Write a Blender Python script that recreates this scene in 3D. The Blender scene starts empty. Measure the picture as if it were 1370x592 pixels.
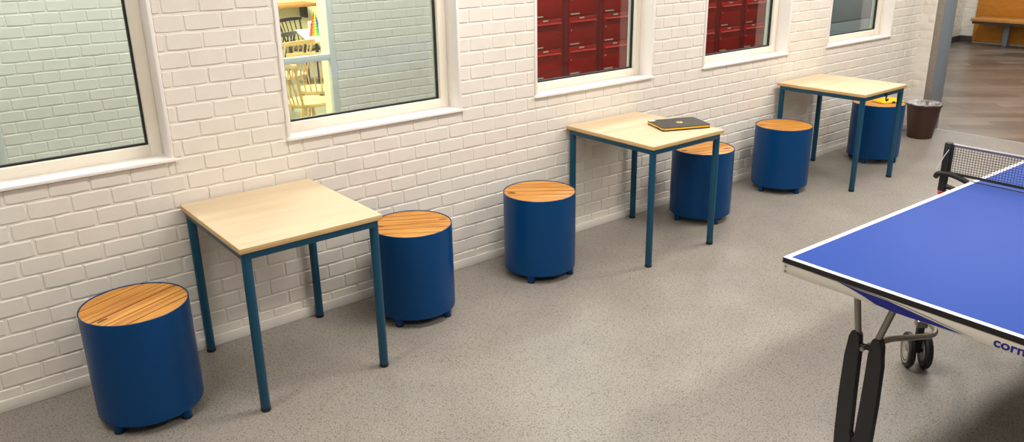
import bpy, bmesh, math, random
from mathutils import Vector, Matrix
random.seed(7)
PI = math.pi
SC = bpy.context.scene
COL = SC.collection

# ------------------------------------------------------------------ materials
def lin(c):
    r = []
    for v in c:
        v /= 255.0
        r.append(v/12.92 if v <= .04045 else ((v+.055)/1.055)**2.4)
    return (*r, 1.0)

def mat(name, rgb, rough=.5, metal=0.0, spec=.5, noise=None, bump=None, coat=0.0):
    """noise=(scale, amount, second rgb); bump=(scale, strength, distance)"""
    m = bpy.data.materials.new(name); m.use_nodes = True
    nt = m.node_tree; b = nt.nodes['Principled BSDF']
    b.inputs['Base Color'].default_value = lin(rgb)
    b.inputs['Roughness'].default_value = rough
    b.inputs['Metallic'].default_value = metal
    b.inputs['Specular IOR Level'].default_value = spec
    b.inputs['Coat Weight'].default_value = coat
    tc = nt.nodes.new('ShaderNodeTexCoord')
    if noise:
        n = nt.nodes.new('ShaderNodeTexNoise'); n.inputs['Scale'].default_value = noise[0]
        n.inputs['Detail'].default_value = 5
        nt.links.new(tc.outputs['Object'], n.inputs['Vector'])
        r = nt.nodes.new('ShaderNodeValToRGB')
        r.color_ramp.elements[0].position = .5-noise[1]; r.color_ramp.elements[1].position = .5+noise[1]
        r.color_ramp.elements[0].color = lin(noise[2]); r.color_ramp.elements[1].color = lin(rgb)
        nt.links.new(n.outputs['Fac'], r.inputs['Fac']); nt.links.new(r.outputs['Color'], b.inputs['Base Color'])
    if bump:
        n = nt.nodes.new('ShaderNodeTexNoise'); n.inputs['Scale'].default_value = bump[0]
        n.inputs['Detail'].default_value = 6
        nt.links.new(tc.outputs['Object'], n.inputs['Vector'])
        bp = nt.nodes.new('ShaderNodeBump'); bp.inputs['Strength'].default_value = bump[1]
        bp.inputs['Distance'].default_value = bump[2]
        nt.links.new(n.outputs['Fac'], bp.inputs['Height']); nt.links.new(bp.outputs['Normal'], b.inputs['Normal'])
    return m

def wood(name, light, dark, scale=(1, 14, 14), rough=.45, sc=3.0, lo=.35, hi=.7, spec=.5):
    m = bpy.data.materials.new(name); m.use_nodes = True
    nt = m.node_tree; b = nt.nodes['Principled BSDF']; b.inputs['Roughness'].default_value = rough
    b.inputs['Specular IOR Level'].default_value = spec
    tc = nt.nodes.new('ShaderNodeTexCoord'); mp = nt.nodes.new('ShaderNodeMapping')
    mp.inputs['Scale'].default_value = scale
    n = nt.nodes.new('ShaderNodeTexNoise'); n.inputs['Scale'].default_value = sc; n.inputs['Detail'].default_value = 7
    n.inputs['Distortion'].default_value = .6
    r = nt.nodes.new('ShaderNodeValToRGB')
    r.color_ramp.elements[0].position = lo; r.color_ramp.elements[1].position = hi
    r.color_ramp.elements[0].color = lin(dark); r.color_ramp.elements[1].color = lin(light)
    L = nt.links.new
    L(tc.outputs['Object'], mp.inputs['Vector']); L(mp.outputs[0], n.inputs['Vector'])
    L(n.outputs['Fac'], r.inputs['Fac']); L(r.outputs['Color'], b.inputs['Base Color'])
    return m

def glass_mat(name, tint, refl=1.0):
    m = bpy.data.materials.new(name); m.use_nodes = True
    nt = m.node_tree; nt.nodes.clear()
    o = nt.nodes.new('ShaderNodeOutputMaterial'); mx = nt.nodes.new('ShaderNodeMixShader')
    t = nt.nodes.new('ShaderNodeBsdfTransparent'); g = nt.nodes.new('ShaderNodeBsdfGlossy')
    f = nt.nodes.new('ShaderNodeFresnel'); ge = nt.nodes.new('ShaderNodeNewGeometry')
    mr = nt.nodes.new('ShaderNodeMapRange'); mr.inputs['To Min'].default_value = 1.5; mr.inputs['To Max'].default_value = 1/1.5
    nt.links.new(ge.outputs['Backfacing'], mr.inputs['Value']); nt.links.new(mr.outputs[0], f.inputs['IOR'])
    t.inputs['Color'].default_value = (*tint, 1); g.inputs['Roughness'].default_value = .02
    g.inputs['Color'].default_value = (refl, refl, refl, 1)
    L = nt.links.new
    L(f.outputs[0], mx.inputs[0]); L(t.outputs[0], mx.inputs[1]); L(g.outputs[0], mx.inputs[2]); L(mx.outputs[0], o.inputs[0])
    return m

def floor_mat():
    m = bpy.data.materials.new('grey_speckled_vinyl'); m.use_nodes = True
    nt = m.node_tree; b = nt.nodes['Principled BSDF']; L = nt.links.new
    tc = nt.nodes.new('ShaderNodeTexCoord')
    n = nt.nodes.new('ShaderNodeTexNoise'); n.inputs['Scale'].default_value = 3.0; n.inputs['Detail'].default_value = 3
    n2 = nt.nodes.new('ShaderNodeTexNoise'); n2.inputs['Scale'].default_value = 150.0; n2.inputs['Detail'].default_value = 3
    v = nt.nodes.new('ShaderNodeTexVoronoi'); v.inputs['Scale'].default_value = 210.0
    for q in (n, n2, v): L(tc.outputs['Object'], q.inputs['Vector'])
    r1 = nt.nodes.new('ShaderNodeValToRGB')
    r1.color_ramp.elements[0].position = .3; r1.color_ramp.elements[1].position = .7
    r1.color_ramp.elements[0].color = lin((143, 137, 130)); r1.color_ramp.elements[1].color = lin((153, 147, 139))
    L(n.outputs['Fac'], r1.inputs['Fac'])
    r2 = nt.nodes.new('ShaderNodeValToRGB')
    r2.color_ramp.elements[0].position = .36; r2.color_ramp.elements[1].position = .64
    r2.color_ramp.elements[0].color = (.76, .75, .73, 1); r2.color_ramp.elements[1].color = (1.2, 1.2, 1.2, 1)
    L(n2.outputs['Fac'], r2.inputs['Fac'])
    mx = nt.nodes.new('ShaderNodeMixRGB'); mx.blend_type = 'MULTIPLY'; mx.inputs[0].default_value = 1
    L(r1.outputs['Color'], mx.inputs[1]); L(r2.outputs['Color'], mx.inputs[2])
    # sparse dark flecks
    r3 = nt.nodes.new('ShaderNodeValToRGB')
    r3.color_ramp.elements[0].position = .07; r3.color_ramp.elements[1].position = .16
    r3.color_ramp.elements[0].color = (.46, .43, .40, 1); r3.color_ramp.elements[1].color = (1, 1, 1, 1)
    sep = nt.nodes.new('ShaderNodeSeparateColor'); L(v.outputs['Color'], sep.inputs[0])
    L(sep.outputs[0], r3.inputs['Fac'])
    mx2 = nt.nodes.new('ShaderNodeMixRGB'); mx2.blend_type = 'MULTIPLY'; mx2.inputs[0].default_value = .8
    L(mx.outputs[0], mx2.inputs[1]); L(r3.outputs['Color'], mx2.inputs[2])
    L(mx2.outputs[0], b.inputs['Base Color'])
    b.inputs['Roughness'].default_value = .42; b.inputs['Specular IOR Level'].default_value = .35
    return m

def hall_floor_mat():
    m = bpy.data.materials.new('hall_chevron_vinyl'); m.use_nodes = True
    nt = m.node_tree; b = nt.nodes['Principled BSDF']; L = nt.links.new
    tc = nt.nodes.new('ShaderNodeTexCoord'); mp = nt.nodes.new('ShaderNodeMapping')
    mp.inputs['Rotation'].default_value = (0, 0, math.radians(45))
    br = nt.nodes.new('ShaderNodeTexBrick'); br.inputs['Scale'].default_value = 1.0
    br.inputs['Brick Width'].default_value = .9; br.inputs['Row Height'].default_value = .18
    br.inputs['Mortar Size'].default_value = .004
    br.inputs['Color1'].default_value = lin((122, 113, 103)); br.inputs['Color2'].default_value = lin((88, 80, 73))
    br.inputs['Mortar'].default_value = lin((76, 69, 63))
    n = nt.nodes.new('ShaderNodeTexNoise'); n.inputs['Scale'].default_value = 2.2; n.inputs['Detail'].default_value = 6
    mx = nt.nodes.new('ShaderNodeMixRGB'); mx.blend_type = 'MULTIPLY'; mx.inputs[0].default_value = .7
    r = nt.nodes.new('ShaderNodeValToRGB'); r.color_ramp.elements[0].position = .3; r.color_ramp.elements[1].position = .7
    r.color_ramp.elements[0].color = (.6, .58, .56, 1); r.color_ramp.elements[1].color = (1.25, 1.25, 1.25, 1)
    L(tc.outputs['Object'], mp.inputs[0]); L(mp.outputs[0], br.inputs['Vector'])
    L(tc.outputs['Object'], n.inputs['Vector']); L(n.outputs['Fac'], r.inputs[0])
    L(br.outputs['Color'], mx.inputs[1]); L(r.outputs[0], mx.inputs[2]); L(mx.outputs[0], b.inputs['Base Color'])
    b.inputs['Roughness'].default_value = .3
    return m

M = {}
M['brick'] = mat('white_painted_brick', (228, 222, 213), .5, noise=(9, .25, (221, 214, 203)), bump=(110, .35, .0012), spec=.35)
M['mortar'] = mat('white_painted_mortar', (229, 224, 215), .6, bump=(90, .4, .0015), spec=.3)
M['trim'] = mat('white_gloss_paint', (240, 234, 230), .35)
M['frame'] = mat('off_white_frame_paint', (234, 227, 212), .35)
M['skirt'] = mat('white_skirting_paint', (226, 221, 213), .4)
M['gasket'] = mat('black_rubber', (22, 24, 26), .5)
M['spacer'] = mat('aluminium_spacer', (205, 208, 205), .35, metal=.3)
M['glass'] = glass_mat('window_glass', (.90, .95, .93))
M['floor'] = floor_mat()
M['hallfloor'] = hall_floor_mat()
M['ceiling'] = mat('white_ceiling', (196, 194, 188), .9)
M['plain'] = mat('plain_pale_plaster', (140, 134, 126), .8)
M['steel'] = mat('brushed_steel_post', (158, 150, 140), .42, metal=.35, noise=(25, .3, (144, 135, 126)))
M['bluegrey'] = mat('blue_grey_enamel', (130, 140, 152), .4)
M['birch'] = wood('birch_veneer', (218, 199, 168), (210, 188, 154), scale=(1, 10, 10), rough=.55, sc=2.2, lo=.3, hi=.7, spec=.25)
M['birch_edge'] = wood('birch_edge_band', (214, 182, 132), (200, 165, 114), scale=(3, 3, 40), rough=.5)
M['teal'] = mat('teal_powder_coat', (10, 74, 102), .4, spec=.4)
M['blackplastic'] = mat('black_plastic', (24, 24, 26), .5)
M['blue'] = mat('blue_powder_coat', (0, 62, 114), .34, spec=.22)
M['chrome'] = mat('chrome_bolt', (200, 200, 200), .2, metal=1)
M['tt_blue'] = mat('table_tennis_blue', (32, 70, 158), .6, spec=.25)
M['tt_white'] = mat('white_line_paint', (235, 238, 240), .45)
M['tt_black'] = mat('black_rim', (14, 13, 14), .5)
M['tt_apron'] = mat('pale_grey_apron', (205, 199, 186), .45)
M['tt_navy'] = mat('navy_print', (12, 26, 118), .45)
M['tube'] = mat('grey_steel_tube', (150, 146, 140), .3, metal=.8)
M['dark_leg'] = mat('charcoal_leg_plastic', (33, 34, 36), .45)
M['hub'] = mat('pale_grey_wheel_hub', (176, 170, 158), .5)
M['red'] = mat('red_plastic', (208, 34, 26), .4)
M['netcord'] = mat('dark_net_cord', (26, 30, 34), .7)
M['netband'] = mat('net_tape_white', (224, 222, 226), .6)
M['nettape'] = mat('dark_violet_net_tape', (98, 92, 112), .6)
M['bin'] = mat('brown_plastic', (58, 34, 24), .42)
M['bag'] = mat('translucent_bin_liner', (206, 204, 204), .25, noise=(14, .12, (120, 116, 116)), spec=.7)
M['lidgrey'] = mat('dark_grey_laptop_lid', (48, 46, 43), .4, noise=(60, .3, (42, 40, 38)))
M['yellow'] = mat('yellow_plastic', (244, 184, 14), .4)
M['yellowcloth'] = mat('yellow_fabric', (250, 190, 20), .7, bump=(60, .3, .002))
M['gold'] = mat('pale_gold_mark', (236, 206, 140), .4)
M['sticker'] = mat('white_sticker', (222, 220, 214), .5)
M['redbox'] = mat('red_enamel', (150, 20, 13), .4, spec=.3)
M['redhood'] = mat('light_red_flap', (186, 40, 34), .3)
M['reddark'] = mat('deep_red_enamel', (116, 14, 12), .45)
M['plate'] = mat('silver_name_plate', (214, 208, 196), .3, metal=.6)
M['greyframe'] = mat('grey_door_frame', (216, 216, 210), .45)
M['cream'] = mat('lit_cream_reveal', (246, 236, 200), .5)  # warm classroom light on the inner jamb, put into the base colour
M['yellowwall'] = mat('cream_yellow_wall', (246, 236, 190), .8)
M['schoolfloor'] = mat('classroom_green_vinyl', (140, 138, 118), .5)
M['whitetop'] = mat('white_laminate', (246, 242, 228), .4)
M['beech'] = wood('beech_chair', (222, 188, 122), (200, 162, 96), scale=(3, 3, 12), rough=.4)
M['blackchair'] = mat('black_painted_wood', (36, 34, 34), .45)
M['orangewood'] = wood('orange_plywood', (198, 132, 44), (182, 116, 34), scale=(2, 2, 8), rough=.45)
M['benchwood'] = wood('bench_wood', (196, 140, 76), (176, 118, 58), scale=(2, 12, 2), rough=.45)
M['darkbase'] = mat('dark_skirting', (66, 60, 54), .5)
M['greylocker'] = mat('blue_grey_cupboard', (142, 152, 158), .45)
M['burn_and_gap_shade'] = mat('burnt_mark', (58, 32, 14), .7)  # for the burnt marks, and for the painted shade between the stool slats
M['card'] = mat('white_card', (240, 232, 220), .6)
M['orangeprint'] = mat('orange_print', (240, 120, 60), .6)
FLAG = [(226, 40, 34), (246, 134, 26), (250, 214, 30), (50, 150, 66), (40, 90, 180), (110, 50, 140)]
for i, c_ in enumerate(FLAG): M['flag%d' % i] = mat('flag_stripe_cloth_' + 'abcdef'[i], c_, .7)

def slat_wood():
    # per-slat tone comes from the position of the slat across the seat
    m = bpy.data.materials.new('oiled_oak_slats'); m.use_nodes = True
    nt = m.node_tree; b = nt.nodes['Principled BSDF']; L = nt.links.new
    b.inputs['Roughness'].default_value = .42
    tc = nt.nodes.new('ShaderNodeTexCoord'); mp = nt.nodes.new('ShaderNodeMapping'); mp.inputs['Scale'].default_value = (1.2, 26, 26)
    oi = nt.nodes.new('ShaderNodeObjectInfo'); add = nt.nodes.new('ShaderNodeVectorMath'); add.operation = 'ADD'
    mul = nt.nodes.new('ShaderNodeMath'); mul.operation = 'MULTIPLY'; mul.inputs[1].default_value = 40
    L(oi.outputs['Random'], mul.inputs[0])
    L(tc.outputs['Object'], mp.inputs[0]); L(mp.outputs[0], add.inputs[0]); L(mul.outputs[0], add.inputs[1])
    n = nt.nodes.new('ShaderNodeTexNoise'); n.inputs['Scale'].default_value = 2.0; n.inputs['Detail'].default_value = 6; n.inputs['Distortion'].default_value = .8
    L(add.outputs[0], n.inputs['Vector'])
    r = nt.nodes.new('ShaderNodeValToRGB'); r.color_ramp.elements[0].position = .34; r.color_ramp.elements[1].position = .62
    r.color_ramp.elements[0].color = lin((172, 104, 34)); r.color_ramp.elements[1].color = lin((218, 156, 66))
    L(n.outputs['Fac'], r.inputs[0]); L(r.outputs[0], b.inputs['Base Color'])
    return m
M['slats'] = slat_wood()

# ------------------------------------------------------------------ mesh helpers
class MB:
    def __init__(s): s.bm = bmesh.new(); s.mi = 0
    def _tag(s, n0):
        s.bm.faces.ensure_lookup_table()
        for f in s.bm.faces[n0:]: f.material_index = s.mi
    def box(s, x0, x1, y0, y1, z0, z1, bev=0, rot=None, seg=2):
        n0 = len(s.bm.faces)
        t = bmesh.new()
        vs = [t.verts.new((x, y, z)) for x in (x0, x1) for y in (y0, y1) for z in (z0, z1)]
        for q in ((0, 1, 3, 2), (4, 6, 7, 5), (0, 4, 5, 1), (2, 3, 7, 6), (0, 2, 6, 4), (1, 5, 7, 3)):
            t.faces.new([vs[i] for i in q])
        if bev: bmesh.ops.bevel(t, geom=list(t.edges), offset=bev, segments=seg, affect='EDGES', profile=.5)
        s.merge(t, rot); s._tag(n0); return s
    def merge(s, t, mtx=None):
        if mtx is not None: bmesh.ops.transform(t, matrix=mtx, verts=t.verts)
        mp = {}
        for v in t.verts: mp[v] = s.bm.verts.new(v.co)
        for f in t.faces:
            try:
                nf = s.bm.faces.new([mp[v] for v in f.verts]); nf.smooth = f.smooth
            except ValueError: pass
        t.free()
    def tube(s, pts, r, n=12, closed=False, caps=True, r2=None):
        n0 = len(s.bm.faces)
        pts = [Vector(p) for p in pts]; N = len(pts); rings = []
        rad = [r if not isinstance(r, (list, tuple)) else r[i] for i in range(N)]
        up = None
        for i, p in enumerate(pts):
            a = pts[i-1] if (i > 0 or closed) else p
            b = pts[(i+1) % N] if (i < N-1 or closed) else p
            d = (b-a).normalized()
            if up is None: up = Vector((0, 0, 1)) if abs(d.z) < .9 else Vector((1, 0, 0))
            u = (up - d*up.dot(d)).normalized(); v = d.cross(u); up = u
            ring = []
            for k in range(n):
                t = 2*PI*k/n
                ring.append(s.bm.verts.new(p+u*math.cos(t)*rad[i]+v*math.sin(t)*(r2 if r2 else rad[i])))
            rings.append(ring)
        for i in range(N if closed else N-1):
            A, B = rings[i], rings[(i+1) % N]
            for k in range(n):
                f = s.bm.faces.new((A[k], A[(k+1) % n], B[(k+1) % n], B[k])); f.smooth = True
        if caps and not closed:
            s.bm.faces.new(rings[0][::-1]); s.bm.faces.new(rings[-1])
        s._tag(n0); return s
    def lathe(s, prof, n=48, c=(0, 0, 0), axis=None, smooth=True, closed=False):
        """prof: list of (r, z). axis: matrix to apply"""
        n0 = len(s.bm.faces)
        t = bmesh.new(); rings = []
        for r, z in prof:
            if r < 1e-6: rings.append([t.verts.new((0, 0, z))])
            else: rings.append([t.verts.new((r*math.cos(2*PI*k/n), r*math.sin(2*PI*k/n), z)) for k in range(n)])
        pairs = list(zip(rings, rings[1:]))
        if closed: pairs.append((rings[-1], rings[0]))
        for A, B in pairs:
            for k in range(n):
                if len(A) == 1 and len(B) == 1: continue
                if len(A) == 1: f = t.faces.new((A[0], B[(k+1) % n], B[k]))
                elif len(B) == 1: f = t.faces.new((A[k], A[(k+1) % n], B[0]))
                else: f = t.faces.new((A[k], A[(k+1) % n], B[(k+1) % n], B[k]))
                f.smooth = smooth
        mt = Matrix.Translation(c)
        if axis is not None: mt = mt @ axis
        s.merge(t, mt); s._tag(n0); return s
    def prism(s, poly, h0, h1, mtx=None, bev=0):
        """poly in local xy, extruded in local z"""
        n0 = len(s.bm.faces)
        t = bmesh.new()
        a = [t.verts.new((x, y, h0)) for x, y in poly]; b = [t.verts.new((x, y, h1)) for x, y in poly]
        t.faces.new(a[::-1]); t.faces.new(b)
        for i in range(len(a)):
            j = (i+1) % len(a); t.faces.new((a[i], a[j], b[j], b[i]))
        if bev: bmesh.ops.bevel(t, geom=list(t.edges), offset=bev, segments=2, affect='EDGES')
        s.merge(t, mtx); s._tag(n0); return s
    def build(s, name, mats, parent=None, smooth_angle=35):
        me = bpy.data.meshes.new(name)
        bmesh.ops.recalc_face_normals(s.bm, faces=s.bm.faces)
        s.bm.to_mesh(me); s.bm.free()
        if not isinstance(mats, (list, tuple)): mats = [mats]
        for m_ in mats: me.materials.append(m_)
        try: me.set_sharp_from_angle(angle=math.radians(smooth_angle))
        except Exception: pass
        o = bpy.data.objects.new(name, me); COL.objects.link(o)
        if parent: o.parent = parent
        return o

def empty(name, loc=(0, 0, 0), rz=0, label=None, cat=None, group=None, kind=None):
    o = bpy.data.objects.new(name, None); COL.objects.link(o)
    o.location = loc; o.rotation_euler = (0, 0, rz); o.empty_display_size = .1
    return tag(o, label, cat, group, kind)
def tag(o, label=None, cat=None, group=None, kind=None):
    if label: o['label'] = label
    if cat: o['category'] = cat
    if group: o['group'] = group
    if kind: o['kind'] = kind
    return o
def copy_tree(src, parent=None):
    c = src.copy(); COL.objects.link(c); c.parent = parent
    for ch in [o for o in bpy.data.objects if o.parent == src]: copy_tree(ch, c)
    return c
def rotm(axis, deg): return Matrix.Rotation(math.radians(deg), 4, axis)

# ------------------------------------------------------------------ painted brick faces (real relief)
PITCH, COURSE = .155, .0755
def sub_rects(r, holes):
    out = [r]
    for h in holes:
        nxt = []
        for (a, b, c, d) in out:
            if b <= h[0] or a >= h[1] or d <= h[2] or c >= h[3]: nxt.append((a, b, c, d)); continue
            if a < h[0]: nxt.append((a, h[0], c, d))
            if b > h[1]: nxt.append((h[1], b, c, d))
            if c < h[2]: nxt.append((max(a, h[0]), min(b, h[1]), c, h[2]))
            if d > h[3]: nxt.append((max(a, h[0]), min(b, h[1]), h[3], d))
        out = nxt
    return [q for q in out if q[1]-q[0] > .016 and q[3]-q[2] > .014]
def bricks(mb, u0, u1, v0, v1, holes, P, joint_u=.13, v_ph=.85, proud=.0042, gap=.0085):
    """P(u, v, w) -> xyz with w the height above the mortar plane; material slot 1 = brick face"""
    k0 = int(math.floor((v0-v_ph)/COURSE))-1
    rnd = random.Random(5)
    v = v_ph+k0*COURSE; k = k0
    while v < v1:
        off = joint_u-(0 if k % 2 == 0 else .085)
        n0 = int(math.floor((u0-off)/PITCH))-1
        u = off+n0*PITCH
        while u < u1:
            g = gap/2
            j = lambda a: rnd.uniform(-a, a)
            r = (max(u0, u+g+j(.002)), min(u1, u+PITCH-g+j(.002)), max(v0, v+g+j(.0012)), min(v1, v+COURSE-g+j(.0012)))
            if r[1]-r[0] > .016 and r[3]-r[2] > .014:
                pr = proud+j(.0008)
                for q in sub_rects(r, holes):
                    a, b, c, d = q; e = .0026
                    seg = max(2, int((b-a)/.035))
                    outl = [(a+(b-a)*i/seg, c) for i in range(seg+1)]+[(b, (c+d)/2)]+[(a+(b-a)*i/seg, d) for i in range(seg, -1, -1)]+[(a, (c+d)/2)]
                    cu, cv = (a+b)/2, (c+d)/2
                    oo, ii = [], []
                    corner = {0, seg, seg+2, 2*seg+2}
                    tl = (j(.00025), j(.00025))
                    for idx, (x, y) in enumerate(outl):
                        x += j(.0012); y += j(.0012)
                        sx = 1 if x < cu else -1; sy = 1 if y < cv else -1
                        if idx in corner: x += sx*.0016; y += sy*.0016
                        oo.append(mb.bm.verts.new(P(x, y, 0)))
                        ix = x+sx*e if abs(x-cu) > (b-a)*.4 else x
                        iy = y+sy*e if abs(y-cv) > (d-c)*.3 else y
                        ii.append(mb.bm.verts.new(P(ix, iy, pr+j(.0005)+tl[0]*sx+tl[1]*sy)))
                    n = len(oo)
                    for i in range(n):
                        f = mb.bm.faces.new((oo[i], oo[(i+1) % n], ii[(i+1) % n], ii[i])); f.smooth = True; f.material_index = 1
                    f = mb.bm.faces.new(ii); f.smooth = True; f.material_index = 1
            u += PITCH
        v += COURSE; k += 1
def wall_slab(mb, u0, u1, v0, v1, holes, B):
    """solid slab pieces around holes; B(u0,u1,v0,v1) adds a box"""
    us = sorted({u0, u1, *[h[0] for h in holes if u0 < h[0] < u1], *[h[1] for h in holes if u0 < h[1] < u1]})
    for a, b in zip(us, us[1:]):
        hs = [h for h in holes if h[0] <= a and h[1] >= b]
        if not hs: B(a, b, v0, v1)
        else:
            h = hs[0]
            if h[2] > v0: B(a, b, v0, h[2])
            if h[3] < v1: B(a, b, h[3], v1)

CEIL = 2.75
XE = 7.64            # end of the brick wall (pier)
WINS = [(-.07, .938), (1.457, 2.461), (2.982, 3.99), (4.505, 5.524), (6.074, 7.105)]
ZS, ZT = .915, 2.05
# --- window wall
holes = [(a, b, ZS, ZT) for a, b in WINS]
mb = MB()
wall_slab(mb, -1.6, XE+.23, 0, CEIL, holes, lambda a, b, c, d: mb.box(a, b, .005, .175, c, d))
bricks(mb, -1.6, XE-.004, .05, CEIL, holes, lambda u, v, w: (u, .005-w, v))
o = mb.build('wall_back', [M['mortar'], M['brick']]); tag(o, kind='structure')
# --- pier at the end of the wall, facing the room's length
mb = MB(); mb.box(XE, XE+.23, -.125, .005, 0, CEIL)
bricks(mb, -.121, 0, 0.0, CEIL, [], lambda u, v, w: (XE-w, u, v), joint_u=.4, gap=.004, proud=.0007)
o = mb.build('wall_pier', [M['mortar'], M['brick']]); tag(o, kind='structure')
mb = MB(); mb.box(XE+.004, XE+.235, -.192, -.1255, 0, CEIL, .003)
o = mb.build('trim_1', M['steel']); tag(o, kind='structure')
mb = MB(); mb.box(XE+.006, XE+.233, -.196, -.1925, 0, CEIL, .001)
o = mb.build('trim_2', M['bluegrey']); tag(o, kind='structure')
mb = MB(); mb.box(-1.6, XE-.002, -.011, .004, 0, .051, .003)
o = mb.build('baseboard_back', M['skirt']); tag(o, kind='structure')

# --- windows
def window(i, x0, x1):
    root = empty('window_%d' % i, ((x0+x1)/2, 0, ZS), kind='structure')
    X0, X1 = x0-(x0+x1)/2, x1-(x0+x1)/2; H = ZT-ZS
    m = MB()                                      # reveal lining
    m.box(X0, X0+.016, -.006, .105, .012, H, .002); m.box(X1-.016, X1, -.006, .105, .012, H, .002)
    m.box(X0, X1, -.006, .105, H-.016, H, .002)
    m.build('reveal_lining', M['trim'], root)
    m = MB(); m.box(X0-.006, X1+.006, -.014, .105, 0, .015, .003)
    m.build('window_sill', M['trim'], root)
    a, b, c, d = X0+.016, X1-.016, .0155, H-.016; w = .05
    m = MB()
    m.box(a, a+w, .100, .17, c, d, .003); m.box(b-w, b, .100, .17, c, d, .003)
    m.box(a+w, b-w, .101, .17, c, c+w-.004, .003); m.box(a+w, b-w, .101, .17, d-w, d, .003)
    m.build('window_frame', M['frame'], root)
    a2, b2, c2, d2 = a+w, b-w, c+w-.004, d-w
    m = MB(); g = .009
    for (p, q, r, s) in ((a2, a2+g, c2, d2), (b2-g, b2, c2, d2), (a2+g, b2-g, c2, c2+g), (a2+g, b2-g, d2-g, d2)):
        m.box(p, q, .122, .137, r, s)
    m.build('gasket', M['gasket'], root)
    m = MB(); g = .005
    for (p, q, r, s) in ((a2, a2+g, c2, d2), (b2-g, b2, c2, d2), (a2+g, b2-g, c2, c2+g), (a2+g, b2-g, d2-g, d2)):
        m.box(p, q, .143, .156, r, s)
    m.build('glazing_spacer', M['spacer'], root)
    m = MB(); m.box(a2+.001, b2-.001, .1385, .1415, c2+.001, d2-.001)
    m.build('glass_pane', M['glass'], root)
for i, (a, b) in enumerate(WINS): window(i+1, a, b)

# --- floor, ceiling, outer walls
def slab(name, x0, x1, y0, y1, z0, z1, m, kind='structure'):
    q = MB(); q.box(x0, x1, y0, y1, z0, z1); o = q.build(name, m); tag(o, kind=kind); return o
slab('floor', -1.6, 7.83, -5.2, .30, -.05, 0, M['floor'])
slab('floor_hall', 7.842, 14.7, -5.2, .30, -.05, 0, M['hallfloor'])
slab('floor_corridor', -1.6, 14.7, .30, 2.5, -.05, 0, M['hallfloor'])
slab('trim_3', 7.83, 7.842, -5.2, .0, -.05, .003, M['spacer'])
slab('ceiling', -1.7, 14.9, -5.3, 2.7, CEIL, CEIL+.05, M['ceiling'])
slab('wall_front', -1.7, 14.9, -5.3, -5.2, 0, CEIL, M['plain'])
slab('wall_left', -1.7, -1.6, -5.3, 2.5, 0, CEIL, M['plain'])
# --- corridor back wall at y = 2.5 with glazed door opening
YB = 2.5
DOOR = (1.70, 2.975, 0, 2.1)
mb = MB()
wall_slab(mb, -1.6, 14.55, 0, CEIL, [DOOR, (-.95, .565, 0, 2.1)], lambda a, b, c, d: mb.box(a, b, YB+.005, YB+.15, c, d))
bricks(mb, .57, 14.54, .06, 2.3, [DOOR], lambda u, v, w: (u, YB+.005-w, v), joint_u=.03, v_ph=1.245)
o = mb.build('wall_corridor', [M['mortar'], M['brick']]); tag(o, kind='structure')
slab('baseboard_corridor', 8.9, 14.55, YB-.012, YB+.004, 0, .10, M['darkbase'])
# end wall of the hall: narrow brick strip, then the plywood panel
mb = MB(); mb.box(14.55, 14.7, -5.2, 2.65, 0, CEIL)
bricks(mb, 2.0, 2.5, .1, CEIL, [], lambda u, v, w: (14.55-w, u, v))
o = mb.build('wall_right', [M['mortar'], M['brick']]); tag(o, kind='structure')
slab('baseboard_right', 14.535, 14.55, 2.3, 2.488, 0, .10, M['darkbase'])

def glazed_door(i, x0, x1, zr=.91):
    root = empty('door_%d' % i, ((x0+x1)/2, YB, 0), kind='structure')
    c = (x0+x1)/2; a, b = x0-c, x1-c; H = 2.1; w = .05
    m = MB(); m.box(a, a+w, 0, .05, 0, H, .002); m.box(b-w, b, 0, .05, 0, H, .002)
    m.box(a+w, b-w, 0, .05, H-w, H, .002); m.box(a+w, b-w, 0, .05, .0, .10, .002)
    m.box(a+w, b-w, .004, .045, zr-.025, zr+.025, .002)
    m.build('door_frame', M['greyframe'], root)
    m = MB(); m.box(b-w, b, .052, .165, 0, H); m.box(a, a+w, .052, .165, 0, H); m.box(a+w, b-w, .052, .165, H-w, H)
    m.build('door_lining', M['cream'], root)
    m = MB(); m.box(a+w, b-w, .022, .026, .1, zr-.025); m.box(a+w, b-w, .022, .026, zr+.025, H-w)
    m.build('glass_pane', M['glass2'], root)
M['glass2'] = glass_mat('door_glass', (.95, .97, .95))
glazed_door(1, DOOR[0], DOOR[1]); glazed_door(2, -.95, .565)

# ------------------------------------------------------------------ tables
def make_table():
    root = empty('square_table')
    W, D, H = .6105, .705, .72
    m = MB(); m.box(0, W, -D, 0, H-.022, H, .0015)
    m.bm.faces.ensure_lookup_table()
    for f in m.bm.faces:
        f.normal_update()
        f.material_index = 0 if f.normal.z > .5 or f.normal.z < -.5 else 1
    m.build('tabletop', [M['birch'], M['birch_edge']], root)
    i = .010
    m = MB(); z0, z1 = .668, .698; t = .022
    for (x0, x1, y0, y1) in ((i+.02, W-i-.02, -D+i, -D+i+t), (i+.02, W-i-.02, -i-t, -i), (i, i+t, -D+i+.02, -i-.02), (W-i-t, W-i, -D+i+.02, -i-.02)):
        m.box(x0, x1, y0, y1, z0, z1-.0005, .002)
    m.build('apron', M['teal'], root)
    for (x, y) in ((i+.02, -i-.02), (W-i-.02, -i-.02), (W-i-.02, -D+i+.02), (i+.02, -D+i+.02)):
        m = MB(); m.lathe([(0, .014), (.0185, .014), (.0195, .016), (.0195, .6965), (0, .6965)], 20, (x, y, 0))
        lg = m.build('leg', M['teal'], root)
        m = MB(); m.lathe([(0, 0), (.0185, 0), (.0205, .003), (.0205, .014), (0, .0141)], 20, (x, y, 0))
        m.build('foot_cap', M['blackplastic'], lg)
    return root
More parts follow.
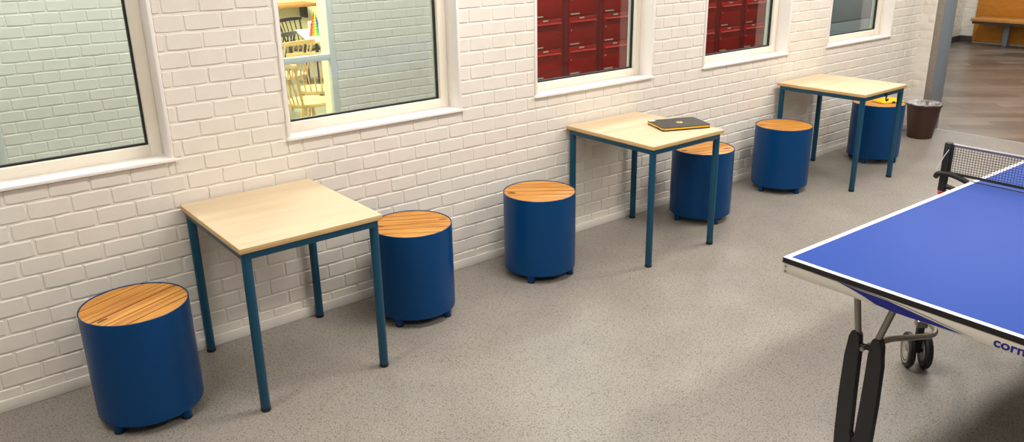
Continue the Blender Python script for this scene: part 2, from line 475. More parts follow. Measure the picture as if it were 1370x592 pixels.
TABS = [(.926, -.014, -.001, 'birch-topped square table with teal legs, bare, the nearest of the three'),
        (3.217, -.014, -.004, 'birch-topped square table with teal legs carrying the closed laptop'),
        (5.386, -.027, .008, 'birch-topped square table with teal legs, farthest of three, black hook at its rail')]
t0 = make_table(); tables = []
for i, (x, y, a, lb) in enumerate(TABS):
    o = t0 if i == 0 else copy_tree(t0)
    o.location = (x, y, 0); o.rotation_euler.z = a
    tag(o, lb, 'table', 'square tables along the brick wall'); tables.append(o)
# hook under the rail of the third table
m = MB(); m.tube([(.316, -.700, .692), (.315, -.701, .664), (.311, -.702, .652), (.314, -.702, .640), (.326, -.702, .634), (.338, -.702, .637), (.343, -.702, .647)], .0055, 10)
m.box(.306, .330, -.7015, -.6955, .664, .696, .0015)
m.build('bag_hook', M['blackplastic'], tables[2])['label'] = 'black hook hanging from the front rail'

# ------------------------------------------------------------------ drum stools
def make_stool():
    root = empty('drum_stool')
    R = .2005; z0, z1 = .045, .479
    m = MB(); m.lathe([(R-.004, z0), (R-.001, z0), (R, z0+.001), (R, z1-.001), (R-.001, z1), (R-.0035, z1), (R-.0045, z1-.001), (R-.0045, z1-.020), (0, z1-.020)], 96)
    m.lathe([(0, z0+.006), (R-.002, z0+.006)], 96)
    m.build('drum_body', M['blue'], root)
    m = MB(); rr = R-.0055; n = 6; wd = 2*rr/n
    for k in range(n):
        ya, yb = -rr+k*wd+.0030, -rr+(k+1)*wd-.0030
        ys = [ya+(yb-ya)*j/8 for j in range(9)]
        pts = [(math.sqrt(max(rr*rr-y*y, 1e-5)), y) for y in ys]+[(-math.sqrt(max(rr*rr-y*y, 1e-5)), y) for y in reversed(ys)]
        if k in (0, n-1): pts = [p for p in pts if True]
        dz = random.uniform(0, .0008)
        m.prism(pts, z1-.0195, z1-.003-dz)
    m.build('slatted_seat', M['slats'], root)
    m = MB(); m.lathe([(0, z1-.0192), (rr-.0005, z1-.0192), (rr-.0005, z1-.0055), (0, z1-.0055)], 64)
    m.build('gap_shade_disc', M['burn_and_gap_shade'], root)  # added dark disc, paints the shade in the gaps between slats
    for k in range(4):
        a = math.radians(45+90*k); x, y = .175*math.cos(a), .175*math.sin(a)
        m = MB(); m.lathe([(0, .006), (.0185, .006), (.0195, .010), (.0195, z0+.006), (0, z0+.006)], 20, (x, y, 0))
        f = m.build('foot', M['blue'], root)
        m = MB(); m.lathe([(0, 0), (.0195, 0), (.0208, .002), (.0208, .0065), (0, .0066)], 20, (x, y, 0))
        m.build('foot_cap', M['blackplastic'], f)
    m = MB(); m.lathe([(0, .0), (.006, .0), (.006, .012), (.004, .014), (0, .014)], 12, (.190*math.cos(PI/4+.13), .190*math.sin(PI/4+.13), z0-.016))
    m.build('adjuster_bolt', M['chrome'], root)
    return root
ST = [(.603, -.378, 24, -105, (-.133, -.081), 'blue drum stool with slatted wooden seat, left of the bare nearest table'),
      (1.916, -.309, -32, -105, (.158, -.048), 'blue drum stool with slatted wooden seat, right beside the bare nearest table'),
      (2.737, -.323, -38, -101, (-.138, .067), 'blue drum stool standing free just left of the laptop table'),
      (4.16, -.318, -19, -150, (.093, -.12), 'blue drum stool partly behind the right legs of the laptop table'),
      (5.113, -.293, -50, -145, (-.085, .171), 'blue drum stool at the left side of the farthest square table'),
      (6.377, -.341, -30, -128, None, 'blue drum stool beside the waste bin with a yellow bag lying on its seat')]
s0 = make_stool(); stools = []
seat_src = [o for o in bpy.data.objects if o.parent == s0 and o.name.startswith('slatted')][0]
def mark_mesh():
    m = MB()   # small burnt-in mark: fir-like strokes over a ground line
    for (x, h) in ((-.016, .008), (-.008, .014), (0, .019), (.008, .013), (.015, .009)):
        m.prism([(x-.0028, 0), (x+.0028, 0), (x, h)], 0, .0006)
    m.prism([(-.022, -.003), (.022, -.003), (.022, -.0005), (-.022, -.0005)], 0, .0006)
    return m
for i, (x, y, sa, fa, mk, lb) in enumerate(ST):
    o = s0 if i == 0 else copy_tree(s0)
    o.location = (x, y, 0)
    tag(o, lb, 'stool', 'blue drum stools along the wall'); stools.append(o)
    # feet are set at 45+90k; turn the whole stool so two face the room, then turn the seat back
    ra = math.radians(fa+90+0); o.rotation_euler.z = ra
    for ch in bpy.data.objects:
        if ch.parent == o and ch.name.startswith('slatted'):
            ch.rotation_euler.z = math.radians(sa)-ra
            seat = ch
    if mk:
        b = mark_mesh().build('burnt_mark', M['burn_and_gap_shade'], seat)
        an = math.radians(sa); lx = mk[0]*math.cos(-an)-mk[1]*math.sin(-an); ly = mk[0]*math.sin(-an)+mk[1]*math.cos(-an)
        b.location = (lx, ly, .4760); b.rotation_euler.z = 0 if i in (0, 1) else PI/2*0

# yellow bag on stool six
root = MB()
import itertools
def soft_slab(name, L_, W_, H_, m_, seed=1, nx=14, ny=8):
    rnd = random.Random(seed); mb = MB(); top, bot = [], []
    ph = [rnd.uniform(0, 6) for _ in range(4)]
    for j in range(ny+1):
        rt, rb = [], []
        for i in range(nx+1):
            u, v = i/nx*2-1, j/ny*2-1
            e = (1-abs(u)**6)*(1-abs(v)**6)
            x, y = u*L_/2*(1-.04*v*v), v*W_/2*(1-.05*u*u)
            wob = .18*math.sin(u*5+ph[0])*math.cos(v*3+ph[1])+.12*math.sin(v*7+ph[2]+u*2)
            rt.append(mb.bm.verts.new((x, y, H_*(.25+.75*e*(1+wob)*.8)))); rb.append(mb.bm.verts.new((x, y, 0)))
        top.append(rt); bot.append(rb)
    for j in range(ny):
        for i in range(nx):
            f = mb.bm.faces.new((top[j][i], top[j][i+1], top[j+1][i+1], top[j+1][i])); f.smooth = True
            mb.bm.faces.new((bot[j][i], bot[j+1][i], bot[j+1][i+1], bot[j][i+1]))
    for i in range(nx):
        mb.bm.faces.new((bot[0][i], bot[0][i+1], top[0][i+1], top[0][i])); mb.bm.faces.new((bot[ny][i+1], bot[ny][i], top[ny][i], top[ny][i+1]))
    for j in range(ny):
        mb.bm.faces.new((bot[j+1][0], bot[j][0], top[j][0], top[j+1][0])); mb.bm.faces.new((bot[j][nx], bot[j+1][nx], top[j+1][nx], top[j][nx]))
    return mb
bg = empty('yellow_bag', (6.455, -.375, .4785), math.radians(-22), 'small yellow fabric bag with black corner lying on the stool by the waste bin', 'bag')
soft_slab('b', .215, .14, .030, None, 3).build('bag_body', M['yellowcloth'], bg)
m = MB(); m.box(-.02, .010, -.076, -.064, .002, .014, .003); m.build('zip_pull', M['blackplastic'], bg)

# ------------------------------------------------------------------ laptop
lp = empty('laptop', (3.703, -.478, .7202), math.radians(-22.6), 'closed dark grey laptop with yellow sides lying on the middle table', 'laptop')
w, d = .31, .225
def rrect(w, d, r, n=5):
    pts = []
    for cx, cy, a0 in ((w/2-r, d/2-r, 0), (-w/2+r, d/2-r, 90), (-w/2+r, -d/2+r, 180), (w/2-r, -d/2+r, 270)):
        for k in range(n+1):
            a = math.radians(a0+90*k/n); pts.append((cx+r*math.cos(a), cy+r*math.sin(a)))
    return pts
m = MB(); m.prism(rrect(w-.003, d-.003, .012), 0, .009); m.build('base_cover', M['blackplastic'], lp)
m = MB(); m.prism(rrect(w, d, .014), .0085, .0168, bev=.002); m.build('yellow_chassis', M['yellow'], lp)
m = MB(); m.prism(rrect(w-.002, d-.002, .013), .0168, .0215, bev=.0012); m.build('lid', M['lidgrey'], lp)
m = MB(); m.box(-w/2+.004, -w/2+.045, d/2-.034, d/2-.006, .0215, .0219); m.build('label_sticker', M['sticker'], lp)
m = MB(); m.lathe([(0, 0), (.020, 0), (.020, .0005), (0, .0005)], 32, (.005, 0, .0216)); m.build('round_logo', M['gold'], lp)
def text_mesh(name, body, size, mtx, m_, parent, sx=1.0, off=0.0, ext=.0004, align='LEFT', shear=0):
    cu = bpy.data.curves.new(name+'_c', 'FONT'); cu.body = body; cu.size = size; cu.extrude = ext; cu.offset = off; cu.align_x = align; cu.shear = shear
    t = bpy.data.objects.new(name+'_t', cu); COL.objects.link(t)
    bpy.context.view_layer.update()
    me = bpy.data.meshes.new_from_object(t.evaluated_get(bpy.context.evaluated_depsgraph_get()))
    bpy.data.objects.remove(t); me.materials.clear(); me.materials.append(m_)
    me.transform(Matrix.Diagonal((sx, 1, 1, 1))); me.transform(mtx)
    o = bpy.data.objects.new(name, me); COL.objects.link(o); o.parent = parent; return o
text_mesh('logo_letters', 'hp', .024, Matrix.Translation((-.0015, -.004, .0225)), M['lidgrey'], lp, sx=.9, align='CENTER', shear=.25, ext=.0003)
m = MB()
for x in (-.03, -.055): m.box(-w/2-.0003, -w/2+.002, x-.007, x+.007, .008, .0125)
m.build('side_ports', M['blackplastic'], lp)

# ------------------------------------------------------------------ waste bin
bn = empty('waste_bin', (7.41, -.245, 0), 0, 'dark brown plastic waste bin with a crumpled pale liner, by the steel post', 'waste bin')
m = MB(); m.lathe([(0, .001), (.098, .001), (.105, .006), (.143, .295), (.151, .297), (.152, .306), (.144, .310), (.139, .303), (.102, .012), (0, .010)], 48)
m.build('bin_body', M['bin'], bn)
mb = MB(); rnd = random.Random(11); n = 120; rows = []
ph = [rnd.uniform(0, 6) for _ in range(6)]
prof = [(.1475, .3095), (.1470, .3150), (.1430, .3175), (.139, .3130), (.131, .298), (.118, .270), (.090, .245), (.05, .232)]
for j, (r, z) in enumerate(prof):
    row = []
    for k in range(n):
        a = 2*PI*k/n
        pl = math.sin(13*a+ph[0]+.25*j)+.6*math.sin(22*a+ph[1]-.3*j)+.5*math.sin(5*a+ph[2])
        amp = (.0004, .0006, .0012, .002, .006, .011, .012, .009)[j]
        zz = z+(0 if j == 0 else abs(pl)*.0025 if j < 4 else pl*amp*.8)
        rr_ = r+(amp*abs(pl) if j < 3 else amp*pl)
        row.append(mb.bm.verts.new((math.cos(a)*rr_, math.sin(a)*rr_, zz)))
    rows.append(row)
for A, B in zip(rows, rows[1:]):
    for k in range(n): mb.bm.faces.new((A[k], A[(k+1) % n], B[(k+1) % n], B[k])).smooth = True
cen = mb.bm.verts.new((0, 0, .225))
for k in range(n): mb.bm.faces.new((rows[-1][k], rows[-1][(k+1) % n], cen)).smooth = True
ln = mb.build('bin_liner', M['bag'], bn)
md = ln.modifiers.new('s', 'SOLIDIFY'); md.thickness = .0008

# ------------------------------------------------------------------ table tennis table
TT = empty('table_tennis_table', (2.292, -2.123, 0), -.0245, 'blue table tennis table with white lines, black rim and net at the right edge', 'table tennis table')
Lg, Wd, HT = 2.74, 1.525, .76
for k, (a, b) in enumerate(((0, 1.364), (1.376, Lg))):
    m = MB(); m.box(a, b, -Wd, 0, HT-.019, HT, .0012)
    for f in m.bm.faces:
        f.normal_update(); f.material_index = 0 if f.normal.z > .7 else 1
    tp = m.build('playing_surface', [M['tt_blue'], M['tt_black']], TT)
    m = MB(); z0, z1 = HT-.0005, HT+.0004; e = .0008; lw = .020
    ends = (a+e, a+lw) if k == 0 else (b-lw, b-e)
    m.box(a+e, b-e, -lw, -e, z0, z1); m.box(a+e, b-e, -Wd+e, -Wd+lw, z0, z1)
    m.box(ends[0], ends[1], -Wd+lw, -lw, z0, z1)
    m.box((ends[1] if k == 0 else a+e), (b-e if k == 0 else ends[0]), -Wd/2-.0015, -Wd/2+.0015, z0, z1)
    m.build('white_lines', M['tt_white'], tp)
# apron (steel frame under the top)
m = MB()
m.box(.002, .020, -Wd+.004, -.004, .703, .7405, .002); m.box(Lg-.020, Lg-.002, -Wd+.004, -.004, .703, .7405, .002)
m.box(.02, 1.36, -.022, -.004, .703, .7405, .002); m.box(1.38, Lg-.02, -.022, -.004, .703, .7405, .002)
m.box(.02, 1.36, -Wd+.004, -Wd+.022, .703, .7405, .002); m.box(1.38, Lg-.02, -Wd+.004, -Wd+.022, .703, .7405, .002)
ap = m.build('apron', M['tt_apron'], TT)
E2 = Matrix(((0, 0, -1, .0015), (-1, 0, 0, 0), (0, 1, 0, 0), (0, 0, 0, 1)))   # text x -> -y, text y -> z, normal -> -x
m = MB()
up = [(.21, .7385), (.28, .7345), (.377, .7325), (.48, .7215), (.60, .7095)]
lo = [(.52, .7070), (.45, .7035), (.386, .7035), (.339, .7080), (.30, .7200), (.25, .7315)]
m.prism(up+lo, -.0005, .0009, E2)
m.build('blue_swoosh', M['tt_navy'], ap)
m = MB()
m.prism([(.12, .7400), (.30, .7385), (.42, .7350), (.50, .7270), (.63, .7105), (.50, .7255), (.42, .7338), (.30, .7370)], 0, .0007, E2)
m.build('black_swoosh', M['tt_black'], ap)
text_mesh('maker_lettering', 'cornilleau', .0385, E2 @ Matrix.Translation((.684, .7095, 0)), M['tt_navy'], ap, sx=1.14, off=.0009, ext=.0006)
m = MB()
for z in (.712, .730): m.lathe([(0, 0), (.004, 0), (.004, .0015), (0, .002)], 12, (.0018, -.014, z), rotm('Y', -90))
m.build('corner_rivet', M['tube'], ap)
# legs
def tt_leg(lx, ly, sy):
    o = empty('leg', (lx, ly, 0)); o.parent = TT; o.scale = (1, 1, 1)
    m = MB()
    T = Matrix(((0, 0, 1, 0), (1, 0, 0, 0), (0, 1, 0, 0), (0, 0, 0, 1)))   # poly x -> y, poly y -> z, extrude -> x
    def mir(p): return [(x*sy, y) for x, y in p]
    # outline with a long slot: two prongs joined at the foot
    left = [(.064, 0), (.066, .09), (.069, .25), (.067, .40), (.061, .475), (.052, .500), (.036, .505), (.022, .492), (.017, .44), (.0135, .25), (.012, .105), (0, .092), (0, 0)]
    right = [(-x, y) for x, y in left]
    for P_ in (left, right):
        P_ = mir(P_)
        m.prism(P_, -.014, .014, T, bev=.003)
    m.tube([(0, .02*sy, .452), (0, -.02*sy, .452)], .009, 12)
    m.build('leg_blade', M['dark_leg'], o)
    m = MB(); m.lathe([(0, 0), (.03, 0), (.032, .004), (.026, .014), (0, .014)], 20, (0, 0, 0))
    m.build('foot_pad', M['blackplastic'], o)
    m = MB(); m.tube([(-.028, .0, .452), (.028, .0, .452)], .008, 12)
    m.build('leg_bolt', M['tube'], o)
    for a, b in (((0, .034*sy, .49), (-.002, .066*sy, .705)), ((0, -.036*sy, .49), (.0, -.098*sy, .705))):
        m = MB(); m.tube([a, b], .0115, 14); m.build('leg_strut', M['tube'], o)
    return o
# local coords of the visible leg: world (2.47,-2.365)
tt_leg(.184, -.238, 1); tt_leg(.184, -Wd+.238, -1)
tt_leg(Lg-.184, -.238, 1); tt_leg(Lg-.184, -Wd+.238, -1)
def caster(lx, ly, rz):
    o = empty('caster', (lx, ly, 0), rz); o.parent = TT
    # axle along local y
    for s in (-1, 1):
        A = Matrix.Translation((0, s*.034, .078)) @ rotm('X', -90*s)
        m = MB(); m.lathe([(.046, -.014), (.071, -.014), (.077, -.008), (.078, 0), (.077, .008), (.071, .014), (.046, .014)], 40, (0, 0, 0), A, closed=True)
        wl = m.build('wheel_tyre', M['blackplastic'], o)
        m = MB(); m.lathe([(0, .004), (.018, .004), (.022, .010), (.042, .012), (.054, .0145), (.059, .0150), (.059, -.012), (0, -.012)], 40, (0, 0, 0), A)
        m.build('wheel_hub', M['hub'], wl)
    m = MB(); m.box(-.016, .016, -.014, .014, .07, .195, .004); m.tube([(0, -.04, .078), (0, .04, .078)], .008, 12)
    m.build('fork', M['blackplastic'], o)
    m = MB(); m.box(-.024, .024, -.022, .022, .195, .225, .003); m.lathe([(0, 0), (.011, 0), (.011, .018), (0, .018)], 6, (0, 0, .225), smooth=False)
    m.build('fork_plate', M['tube'], o)
    return o
ca = math.atan2(-.056, .046)+PI/2
for (x, y, r) in ((1.0, -.052, ca+.0245), (1.0, -Wd+.07, -ca), (Lg-1.0, -.052, -ca), (Lg-1.0, -Wd+.07, ca)):
    caster(x, y, r)
def smooth_path(pts, n=8):
    P_ = [Vector(p) for p in pts]; out = []
    for i in range(len(P_)-1):
        a, b, c, d = P_[max(i-1, 0)], P_[i], P_[i+1], P_[min(i+2, len(P_)-1)]
        for k in range(n):
            t = k/n
            out.append(.5*((2*b)+(c-a)*t+(2*a-5*b+4*c-d)*t*t+(3*b-a-3*c+d)*t**3))
    out.append(P_[-1]); return out
for sy, yo in ((1, 0), (-1, -Wd)):
    for sx, xo in ((1, 0), (-1, Lg)):
        f = lambda x, y, z: (xo+sx*x, yo+sy*y, z)
        m = MB(); m.tube(smooth_path([f(.19, -.240, .452), f(.40, -.215, .40), f(.62, -.195, .325), f(.80, -.182, .268), f(.875, -.165, .258), f(.925, -.115, .262), f(.965, -.075, .250), f(1.0, -.052, .236)]), .0115, 14)
        m.build('wheel_arm', M['tube'], TT)
        m = MB(); m.tube([f(1.0, -.052, .236), f(1.03, -.075, .300), f(1.06, -.10, .50), f(1.06, -.10, .705)], .0125, 14)
        m.build('centre_post', M['tube'], TT)
m = MB()
for x in (1.06, Lg-1.06): m.box(x-.012, x+.012, -Wd+.09, -.09, .66, .69, .002)
m.box(.18, 1.06, -.34, -.315, .675, .70, .002); m.box(Lg-1.06, Lg-.18, -.34, -.315, .675, .70, .002)
m.box(.18, 1.06, -Wd+.315, -Wd+.34, .675, .70, .002); m.box(Lg-1.06, Lg-.18, -Wd+.315, -Wd+.34, .675, .70, .002)
m.build('cross_bar', M['tube'], TT)
# net (clamped to the table)
net = empty('net', (1.37, 0, 0)); net.parent = TT
y0, y1 = .098, -Wd-.098; zb, zt = .780, .912
m = MB()
ny = 150; nz = 11
for i in range(ny+1):
    y = y0+(y1-y0)*i/ny; m.box(-.0006, .0006, y-.0007, y+.0007, zb, zt-.012)
for k in range(nz+1):
    z = zb+(zt-.012-zb)*k/nz; m.box(-.0006, .0006, y1, y0, z-.0007, z+.0007)
o = m.build('net_mesh', M['netcord'], net)
m = MB(); m.box(-.0022, .0022, y1, y0, zt-.004, zt+.001, .0005); m.build('top_cord', M['netband'], net)
m = MB(); m.box(-.0012, .0012, y1, y0, zt-.0135, zt-.0042, .0003); m.build('top_tape', M['nettape'], net)
m = MB(); m.box(-.0016, .0016, y1, y0, zb-.007, zb+.005, .0004); m.build('bottom_tape', M['netcord'], net)
for s, yo in ((1, 0), (-1, -Wd)):
    g = lambda y: yo+s*y
    p = empty('net_post', (0, 0, 0)); p.parent = net
    m = MB()
    m.box(-.014, .014, min(g(.1), g(.132)), max(g(.1), g(.132)), .690, .915, .006)
    m.box(-.008, .008, min(g(.094), g(.104)), max(g(.094), g(.104)), .775, .910, .002)
    m.build('post_column', M['blackplastic'], p)
    m = MB()
    arc = smooth_path([(-.004, g(.150), .752), (-.018, g(.135), .770), (-.014, g(.105), .776), (-.004, g(.06), .768), (0, g(.012), .752)])
    m.tube(arc, .012, 12)
    arc = smooth_path([(0, g(.122), .715), (0, g(.10), .715), (0, g(.06), .708), (0, g(.025), .694), (0, g(.004), .690)])
    m.tube(arc, .011, 12)
    m.build('clamp_arm', M['blackplastic'], p)
    m = MB(); m.lathe([(0, 0), (.013, 0), (.016, .004), (.016, .016), (.012, .020), (0, .020)], 20, (0, g(.114), .672))
    m.build('clamp_knob', M['red'], p)
    m = MB(); m.tube([(-.004, g(.098), .909), (-.022, g(.118), .86), (-.024, g(.140), .80), (-.016, g(.138), .765)], .0016, 8)
    m.build('tension_cord', M['netband'], p)

# ------------------------------------------------------------------ mailbox cabinets in the corridor
def make_mailbox():
    root = empty('mailbox_cabinet'); W = .4575
    m = MB(); m.box(.002, W-.002, .012, .345, .20, 1.94, .003); m.box(.03, W-.03, .03, .33, .0, .20)
    m.build('cabinet_body', M['reddark'], root)
    for k in range(6):
        zb = .25+.28*k
        m = MB(); m.box(.052, .408, 0, .013, zb+.004, zb+.276, .002)
        d = m.build('mailbox_door', M['redbox'], root)
        m = MB()
        m.prism([(0, 0), (-.020, -.004), (-.022, -.010), (0, -.018)], .062, .398, Matrix(((0, 0, 1, 0), (1, 0, 0, 0), (0, 1, 0, zb+.235), (0, 0, 0, 1))))
        m.build('slot_flap', M['redhood'], d)
        m = MB(); m.box(.185, .245, -.003, .001, zb+.252, zb+.266, .001); m.build('name_plate', M['plate'], d)
        m = MB(); m.box(.068, .185, -.002, .001, zb+.014, zb+.026, .0008); m.build('number_plate', M['plate'], d)
        m = MB(); m.lathe([(0, -.004), (.008, -.004), (.009, 0), (.009, .008), (.005, .010), (0, .010)], 14, (.075, 0, zb+.15), rotm('X', 90)); m.build('lock', M['chrome'], d)
        m = MB(); m.lathe([(0, -.004), (.006, -.004), (.006, .004), (0, .006)], 12, (.390, 0, zb+.14), rotm('X', 90)); m.build('indicator_stud', M['redhood'], d)
    return root
mlabels = {0: 'red mailbox cabinet column seen at the left side of the middle window',
           1: 'red mailbox cabinet column filling the centre of the middle window above the laptop table',
           2: 'red mailbox cabinet column seen at the right side of the middle window',
           3: 'red mailbox cabinet column behind the brick pier right of the middle window',
           4: 'red mailbox cabinet column standing behind the brick pier, between the two windows with red mailboxes',
           5: 'red mailbox cabinet column in the left part of the fourth window',
           6: 'red mailbox cabinet column in the centre of the fourth window',
           7: 'red mailbox cabinet column in the right half of the fourth window',
           8: 'red mailbox cabinet column at the right edge of the fourth window, last of the row'}
mb0 = make_mailbox()
for k in range(8):
    o = mb0 if k == 0 else copy_tree(mb0)
    o.location = (4.7095+.4575*k, 2.14, 0)
    tag(o, mlabels[k] if k < 7 else mlabels[8], 'mailbox cabinet', 'red mailbox cabinets in the corridor')

# grey cupboard seen through the fifth window
cb = empty('grey_cupboard', (10.45, 2.10, 0), 0, 'blue-grey low cupboard with pale top ledge, seen through the last window', 'cupboard')
m = MB(); m.box(-.75, .72, 0, .385, .0, .70, .004); m.build('cupboard_body', M['greylocker'], cb)
for x0, x1 in ((-.74, -.01), (.01, .71)):
    m = MB(); m.box(x0, x1, -.015, 0, .04, .69, .003); dd = m.build('cupboard_door', M['greylocker'], cb)
m = MB(); m.box(.30, .76, -.03, .385, .70, .722, .003); m.build('pale_ledge', M['birch'], cb)
m = MB(); m.box(-.75, .29, -.02, .385, .70, 1.45, .004); m.build('upper_section', M['greylocker'], cb)

# ------------------------------------------------------------------ hall end: panel and bench
pn = MB(); pn.box(14.50, 14.538, -2.2, 2.29, .03, 2.1, .003); o = pn.build('plywood_panel', M['orangewood'])
tag(o, 'large orange-brown plywood panel on the far hall wall behind the bench', 'wall panel')
bz = .44
bh = empty('wall_bench', (14.15, 2.15, 0), 0, 'long wooden bench on grey posts in front of the orange plywood panel', 'bench')
m = MB(); m.box(-.12, .30, -3.6, .02, bz-.045, bz, .004); m.build('seat_board', M['benchwood'], bh)
m = MB(); m.box(-.10, .28, -3.55, 0, bz-.085, bz-.046, .002); m.build('seat_rail', M['darkbase'], bh)
for y in (-.42, -1.9, -3.3):
    m = MB(); m.box(.20, .26, y-.04, y+.04, 0, bz-.086, .003); m.build('leg', M['bluegrey'], bh)

# ------------------------------------------------------------------ classroom behind the glazed door
slab('floor_classroom', -1.6, 9.0, 2.5, 8.6, -.05, 0, M['schoolfloor'])
slab('wall_classroom', -1.6, 9.0, 8.5, 8.6, 0, CEIL, M['yellowwall'])
slab('wall_classroom_left', -1.7, -1.6, 2.65, 8.6, 0, CEIL, M['yellowwall'])
slab('wall_classroom_right', 9.0, 9.1, 2.65, 8.6, 0, CEIL, M['yellowwall'])
slab('ceiling_classroom', -1.7, 9.1, 2.7, 8.6, CEIL, CEIL+.05, M['ceiling'])
slab('trim_4', -1.6, 9.0, 2.65, 2.66, 0.0, CEIL, M['yellowwall']) if False else None

def spindle_chair(name, wood_m, crest_w=.05, sp=7):
    r = empty(name)
    # faces +y local (sitting towards +y), back at -y
    m = MB(); pts = []
    for k in range(28):
        a = 2*PI*k/28; x = .215*math.cos(a); y = .205*math.sin(a)
        x = math.copysign(abs(math.cos(a))**.7*.215, math.cos(a)); y = math.copysign(abs(math.sin(a))**.7*.205, math.sin(a))
        x *= 1+.06*(y/.2); pts.append((x, y))
    m.prism(pts, .425, .455, bev=.006); m.build('seat', wood_m, r)
    for sx in (-1, 1):
        for sy in (-1, 1):
            m = MB(); m.tube([(sx*.14, sy*.13, .43), (sx*.20, sy*.19, .0)], [.015, .011], 10); m.build('leg', wood_m, r)
    m = MB()
    for k in range(sp):
        t = k/(sp-1)*2-1; m.tube([(t*.155, -.165-.02*(1-t*t), .45), (t*.205, -.245-.035*(1-t*t), .80)], .0075 if abs(t) < .99 else .012, 8)
    m.build('back_spindles', wood_m, r)
    m = MB(); n = 14; z0, z1 = .785, .785+crest_w; A = []
    for k in range(n+1):
        t = k/n*2-1; x = t*.235; y = -.245-.042*(1-t*t); h = crest_w*(1-.25*t*t)
        A.append([m.bm.verts.new((x, y+dy, z)) for dy, z in ((-.011, z0), (.011, z0), (.011, z0+h), (-.011, z0+h))])
    for P_, Q in zip(A, A[1:]):
        for k in range(4): m.bm.faces.new((P_[k], P_[(k+1) % 4], Q[(k+1) % 4], Q[k])).smooth = True
    m.bm.faces.new(A[0]); m.bm.faces.new(A[-1][::-1])
    m.build('crest_rail', wood_m, r)
    return r
ch = spindle_chair('spindle_chair', M['beech'], .042)
CH = [(2.99, 3.15, -80, 'pale beech spindle-back chair nearest behind the glass door, seat in full view'),
      (3.36, 3.66, -38, 'pale beech spindle-back chair just behind the nearest one, seat half hidden'),
      (3.44, 4.68, 15, 'pale beech spindle-back chair whose curved crest shows in the upper door pane')]
for i, (x, y, a, lb) in enumerate(CH):
    o = ch if i == 0 else copy_tree(ch)
    o.location = (x, y, 0); o.rotation_euler.z = math.radians(a)
    tag(o, lb, 'chair', 'pale spindle-back chairs in the classroom')
bc = spindle_chair('spindle_chair', M['blackchair'], .045, 6)
BC = [(4.60, 6.66, 204, 'black spindle-back chair at the far end of the classroom table, upper of the two'),
      (3.60, 5.48, 29, 'black spindle-back chair beside the classroom table, lower of the two'),
      (4.36, 4.62, -12, 'black chair in front of the table, under the small rainbow flag')]
for i, (x, y, a, lb) in enumerate(BC):
    o = bc if i == 0 else copy_tree(bc)
    o.location = (x, y, 0); o.rotation_euler.z = math.radians(a)
    tag(o, lb, 'chair', 'black spindle-back chairs in the classroom')
def school_table(x, y, w, d, rz, lb):
    r = empty('classroom_table', (x, y, 0), math.radians(rz), lb, 'table')
    m = MB(); m.prism(rrect(w, d, .08), .695, .72)
    for f in m.bm.faces:
        f.normal_update(); f.material_index = 0 if abs(f.normal.z) > .5 else 1
    m.build('tabletop', [M['whitetop'], M['beech']], r)
    for sx in (-1, 1):
        for sy in (-1, 1):
            m = MB(); m.tube([(sx*(w/2-.1), sy*(d/2-.1), .694), (sx*(w/2-.1), sy*(d/2-.1), 0)], .02, 12); m.build('leg', M['blackchair'], r)
    return r
school_table(4.52, 5.62, .8, 1.4, -18, 'white-topped classroom table carrying the small rainbow flag')
school_table(3.90, 4.00, .58, .58, 41, 'white-topped classroom table right behind the beech chairs')
# sideboard on the far wall
sb = empty('wall_shelf', (5.0, 8.28, 0), 0, 'brown wooden shelf on the cream classroom wall at the top of the door pane', 'shelf')
m = MB(); m.box(-1.4, .47, -.28, .21, .865, .91, .005); m.build('shelf_board', M['benchwood'], sb)
for x in (-1.2, .4):
    m = MB(); m.box(x-.02, x+.02, .0, .21, .68, .865, .003); m.build('shelf_bracket', M['blackchair'], sb)
m = MB(); m.box(4.2, 4.85, 8.05, 8.4, .9105, .98, .01); o = m.build('black_box', M['blackchair']); tag(o, 'flat black box on the brown classroom shelf', 'box')
# flag
fg = empty('rainbow_flag', (4.10, 5.26, .72), 0, 'small rainbow table flag on a thin pole standing on the white classroom table', 'flag')
m = MB(); m.tube([(0, 0, .008), (.0, 0, .30)], .004, 8); m.build('flag_pole', M['blackchair'], fg)
m = MB(); m.lathe([(0, 0), (.035, 0), (.03, .010), (0, .012)], 24); m.build('flag_base', M['beech'], fg)
# cloth hanging from the top in slanting stripes
m = MB(); n = 6; H0 = .29
for s in range(6):
    m.mi = s
    for r_ in range(8):
        def pt(q, t):
            sp_ = .012+.17*t
            x = -.085*t*1.0+(q/6.0)*sp_*1.15; y = .012*math.sin(q*1.3+t*4)
            return Vector((x, y-.004, H0-.255*t-.0*q))
        a, b_, c_, d_ = pt(s, r_/8), pt(s+1, r_/8), pt(s+1, (r_+1)/8), pt(s, (r_+1)/8)
        f = m.bm.faces.new([m.bm.verts.new(v) for v in (a, b_, c_, d_)]); f.material_index = s
fo = m.build('flag_cloth', [M['flag%d' % i] for i in range(6)], fg)
md = fo.modifiers.new('s', 'SOLIDIFY'); md.thickness = .0015
cd = empty('table_card', (4.30, 5.72, .7205), math.radians(-30), 'white and orange standing card on the classroom table beside the flag', 'card')
m = MB(); m.box(-.06, .06, -.002, .002, 0, .16, .0008); m.build('card_sheet', M['card'], cd)
m = MB(); m.box(-.025, .03, -.0032, -.0022, .03, .075); m.box(-.045, -.01, -.0032, -.0022, .10, .135); m.box(.01, .045, -.0032, -.0022, .10, .135)
m.build('card_print', M['orangeprint'], cd)

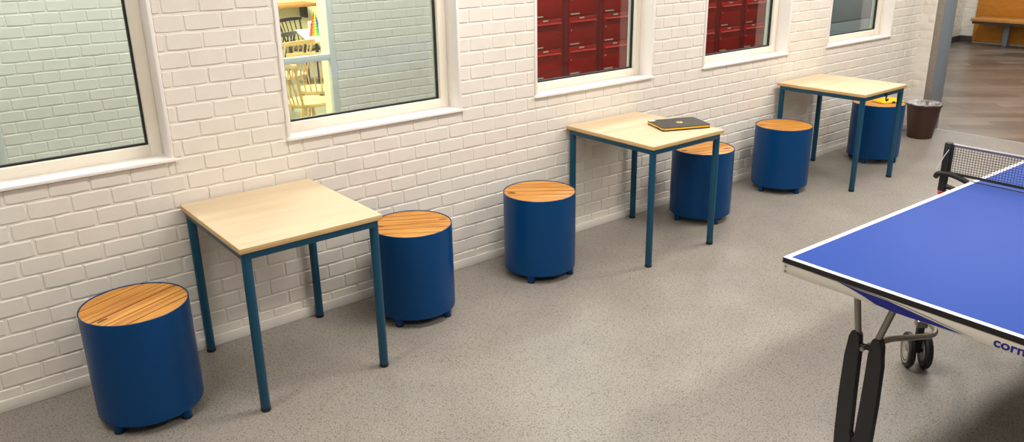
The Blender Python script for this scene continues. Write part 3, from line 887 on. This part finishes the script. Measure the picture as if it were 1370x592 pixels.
# ------------------------------------------------------------------ lights
def area(name, loc, sx, sy, power, col=(1, .93, .82), rot=(0, 0, 0)):
    l = bpy.data.lights.new(name, 'AREA'); l.shape = 'RECTANGLE'; l.size = sx; l.size_y = sy; l.energy = power; l.color = col
    o = bpy.data.objects.new(name, l); COL.objects.link(o); o.location = loc; o.rotation_euler = rot; return o
WARM = (1, .945, .875)
for x in (-.3, 2.4, 5.1, 7.0): area('ceiling_light', (x, -1.15, CEIL-.03), 1.2, .3, {-.3: 26, 7.0: 22}.get(x, 38), WARM)
for x in (1.0, 3.7, 6.4): area('ceiling_light', (x, -3.3, CEIL-.03), 1.2, .3, 36, WARM)
for x in (9.4, 12.4): area('hall_light', (x, -1.2, CEIL-.03), 1.2, .3, 30, (1, .94, .86))
for x in (0.2, 2.2, 4.6, 7.4, 10.4, 13.2): area('corridor_light', (x, 1.5, CEIL-.03), .9, .25, 30, (.96, 1, .99))
for x, y in ((1.9, 3.7), (4.2, 4.6), (4.2, 7.0)): area('classroom_light', (x, y, CEIL-.03), 1.2, .4, 140, (1, .92, .74))
w = bpy.data.worlds.new('world'); SC.world = w; w.use_nodes = True
w.node_tree.nodes['Background'].inputs[0].default_value = (.8, .85, .9, 1); w.node_tree.nodes['Background'].inputs[1].default_value = .25

# ------------------------------------------------------------------ camera (solved from the photograph)
cam = bpy.data.cameras.new('camera'); co = bpy.data.objects.new('camera', cam); COL.objects.link(co)
R_ = Vector((0.7811804934307545, -0.6240899197627082, -0.016395387578812547))
U_ = Vector((0.21540111360657743, 0.2447849223712635, 0.9453479264465232))
F_ = Vector((0.5859687678881268, 0.7420189443877231, -0.32565087014991945))
mw = Matrix((R_, U_, -F_)).transposed().to_4x4(); mw.translation = Vector((0, -3.530083, 1.811871))
co.matrix_world = mw
cam.sensor_fit = 'HORIZONTAL'; cam.sensor_width = 36; cam.lens = 1068.87/1370*36
cam.shift_x = (685-683.31)/1370; cam.shift_y = (282.95-296)/1370
cam.clip_start = .05
SC.camera = co
SC.view_settings.view_transform = 'Standard'; SC.view_settings.look = 'None'
SC.view_settings.gamma = 1; SC.view_settings.use_curve_mapping = False
SC.view_settings.exposure = 0.34
